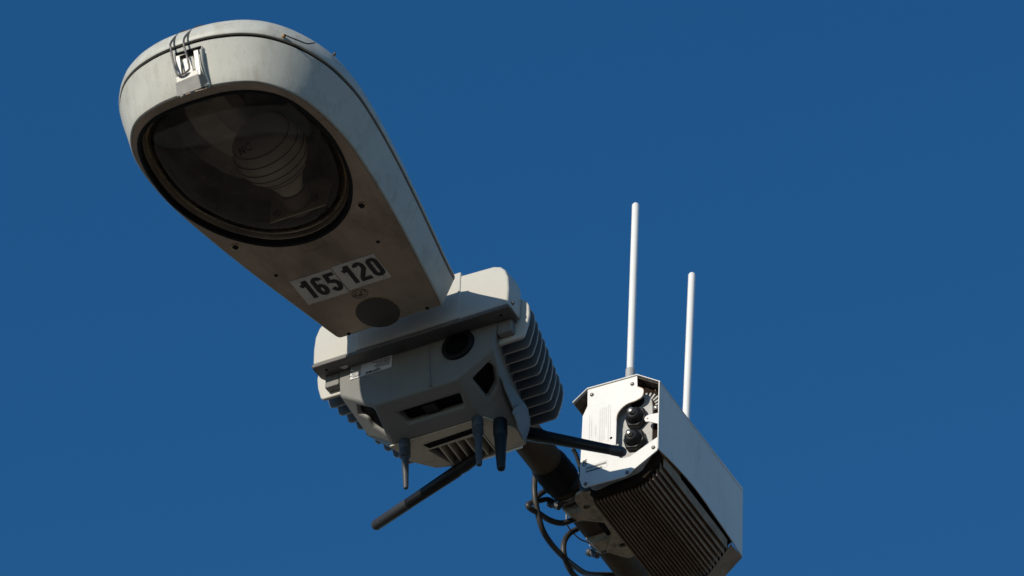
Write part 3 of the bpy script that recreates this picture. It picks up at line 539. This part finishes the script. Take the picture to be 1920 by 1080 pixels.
# ---------------------------------------------------------------- hose clamps round the arm
def hose_clamp(y, label):
    c = thing('hose_clamp', (0, y, PZ), label, 'hose clamp', 'hose clamps round the lamp arm')
    n = 40; Ls = []
    for (rr, dy) in ((.0320, -.006), (.0332, -.006), (.0332, .006), (.0320, .006)): Ls.append([Vector((rr*math.cos(2*math.pi*k/n), y+dy, PZ+rr*math.sin(2*math.pi*k/n))) for k in range(n)])
    bm = bmesh.new(); loops(bm, Ls+[Ls[0]]); link('band', bm, M_STEEL, c)
    bm = bmesh.new(); a = math.radians(232); d = Vector((math.cos(a), 0, math.sin(a))); t = Vector((-d.z, 0, d.x)); o = Vector((0, y, PZ))+d*.040
    lathe(bm, o-t*.014, t, [(0, .0055), (.001, .0072), (.008, .0072), (.0082, .0058), (.026, .0058), (.027, .004)], 12); link('worm_screw', bm, M_PLASG, c)
    for k in range(9):
        a = math.radians(256+k*5.2); d = Vector((math.cos(a), 0, math.sin(a))); t = Vector((-d.z, 0, d.x)); o = Vector((0, y, PZ))+d*.0334
        bm = bmesh.new(); prism(bm, [o+t*.0009+Vector((0, -.004, 0)), o-t*.0003+Vector((0, -.004, 0)), o-t*.0003+Vector((0, .004, 0)), o+t*.0009+Vector((0, .004, 0))], d*.0005); link('band_slot', bm, M_RUB, c, smooth=False)
hose_clamp(.632, 'slotted steel hose clamp just below the black cable loop')
hose_clamp(.786, 'steel hose clamp nearest the bottom edge of the picture')
# black band round the arm, slightly thicker than the pipe
sl = thing('black_sleeve', (0, .54, PZ), 'black band round the pipe above the first hose clamp', 'sleeve')
bm = bmesh.new(); tube(bm, [(0, .548+.0085*i, PZ) for i in range(9)], [.0312, .0335, .0345, .0338, .0348, .0340, .0350, .0342, .0315], 28); link('black_band', bm, M_RUB, sl)
# ---------------------------------------------------------------- cables
def cable(pts, r, m, label, name='cable', group='cables looped beside the pipe', cat='cable', n=7):
    bm = bmesh.new(); c = Vector(pts[0]); Hm = Vector((0, 0, H)); b = thing('t', c, 'x', 'x'); tube(bm, crom(pts, n), r, 12); o = link(name, bm, m, b)
    bm2 = o.data; o.parent = None; bpy.data.objects.remove(b); o.location = c+Hm; o['label'] = label; o['category'] = cat
    if group: o['group'] = group
    return o
cable([(-.020, .600, .125), (-.036, .590, .120), (-.040, .584, .103), (-.040, .583, .067), (-.040, .594, .036), (-.040, .617, .006), (-.040, .652, -.002), (-.040, .698, .002), (-.040, .746, .013), (-.040, .796, .032), (-.036, .875, .085), (-.015, .935, .118), (.030, 1.0, .150), (.03, 1.15, .14)], .0053, M_CAB, 'long black cable making the big outer loop down to the bottom edge')
cable([(-.010, .630, .062), (-.030, .640, .110), (-.044, .622, .095), (-.050, .600, .060), (-.050, .579, .036), (-.046, .586, .030), (-.040, .603, .031), (-.036, .637, .039), (-.020, .655, .040), (.0, .672, .056), (.014, .682, .060), (.034, .668, .062), (.050, .640, .072), (.062, .610, .082), (.085, .590, .100)], .0053, M_CAB, 'black cable in a tight round loop hanging by the first clamp')
cable([(-.046, .594, .058), (-.042, .605, .062), (-.036, .625, .078), (-.033, .642, .083), (-.033, .66, .10)], .0048, M_CAB, 'short black cable tail held under the first hose clamp')
cable([(-.033, .755, .110), (-.034, .735, .088), (-.036, .712, .062), (-.036, .694, .030), (-.036, .694, .005), (-.036, .712, -.012), (-.034, .735, -.018), (-.030, .770, -.012), (-.02, .85, .02)], .0053, M_CAB, 'black cable in the small lower loop by the second clamp')
cable([(-.031, .690, .100), (-.033, .694, .085), (-.034, .700, .073), (-.033, .720, .070), (-.032, .748, .074), (-.028, .775, .083), (-.024, .790, .076)], .0014, M_WIRE, 'thin bare metal wire bowed between the two clamps', 'tie_wire', None, 'wire')
cable([(.068, .519, .080), (.070, .5291, .0735), (.070, .5467, .0549), (.070, .552, .0321), (.074, .5474, .0065), (.086, .546, .0), (.100, .548, .004)], .0036, M_CABG, 'grey cable hanging between the pipe and the white front plate')
for o in list(bpy.data.objects):
    if 'base' in o.keys(): del o['base']
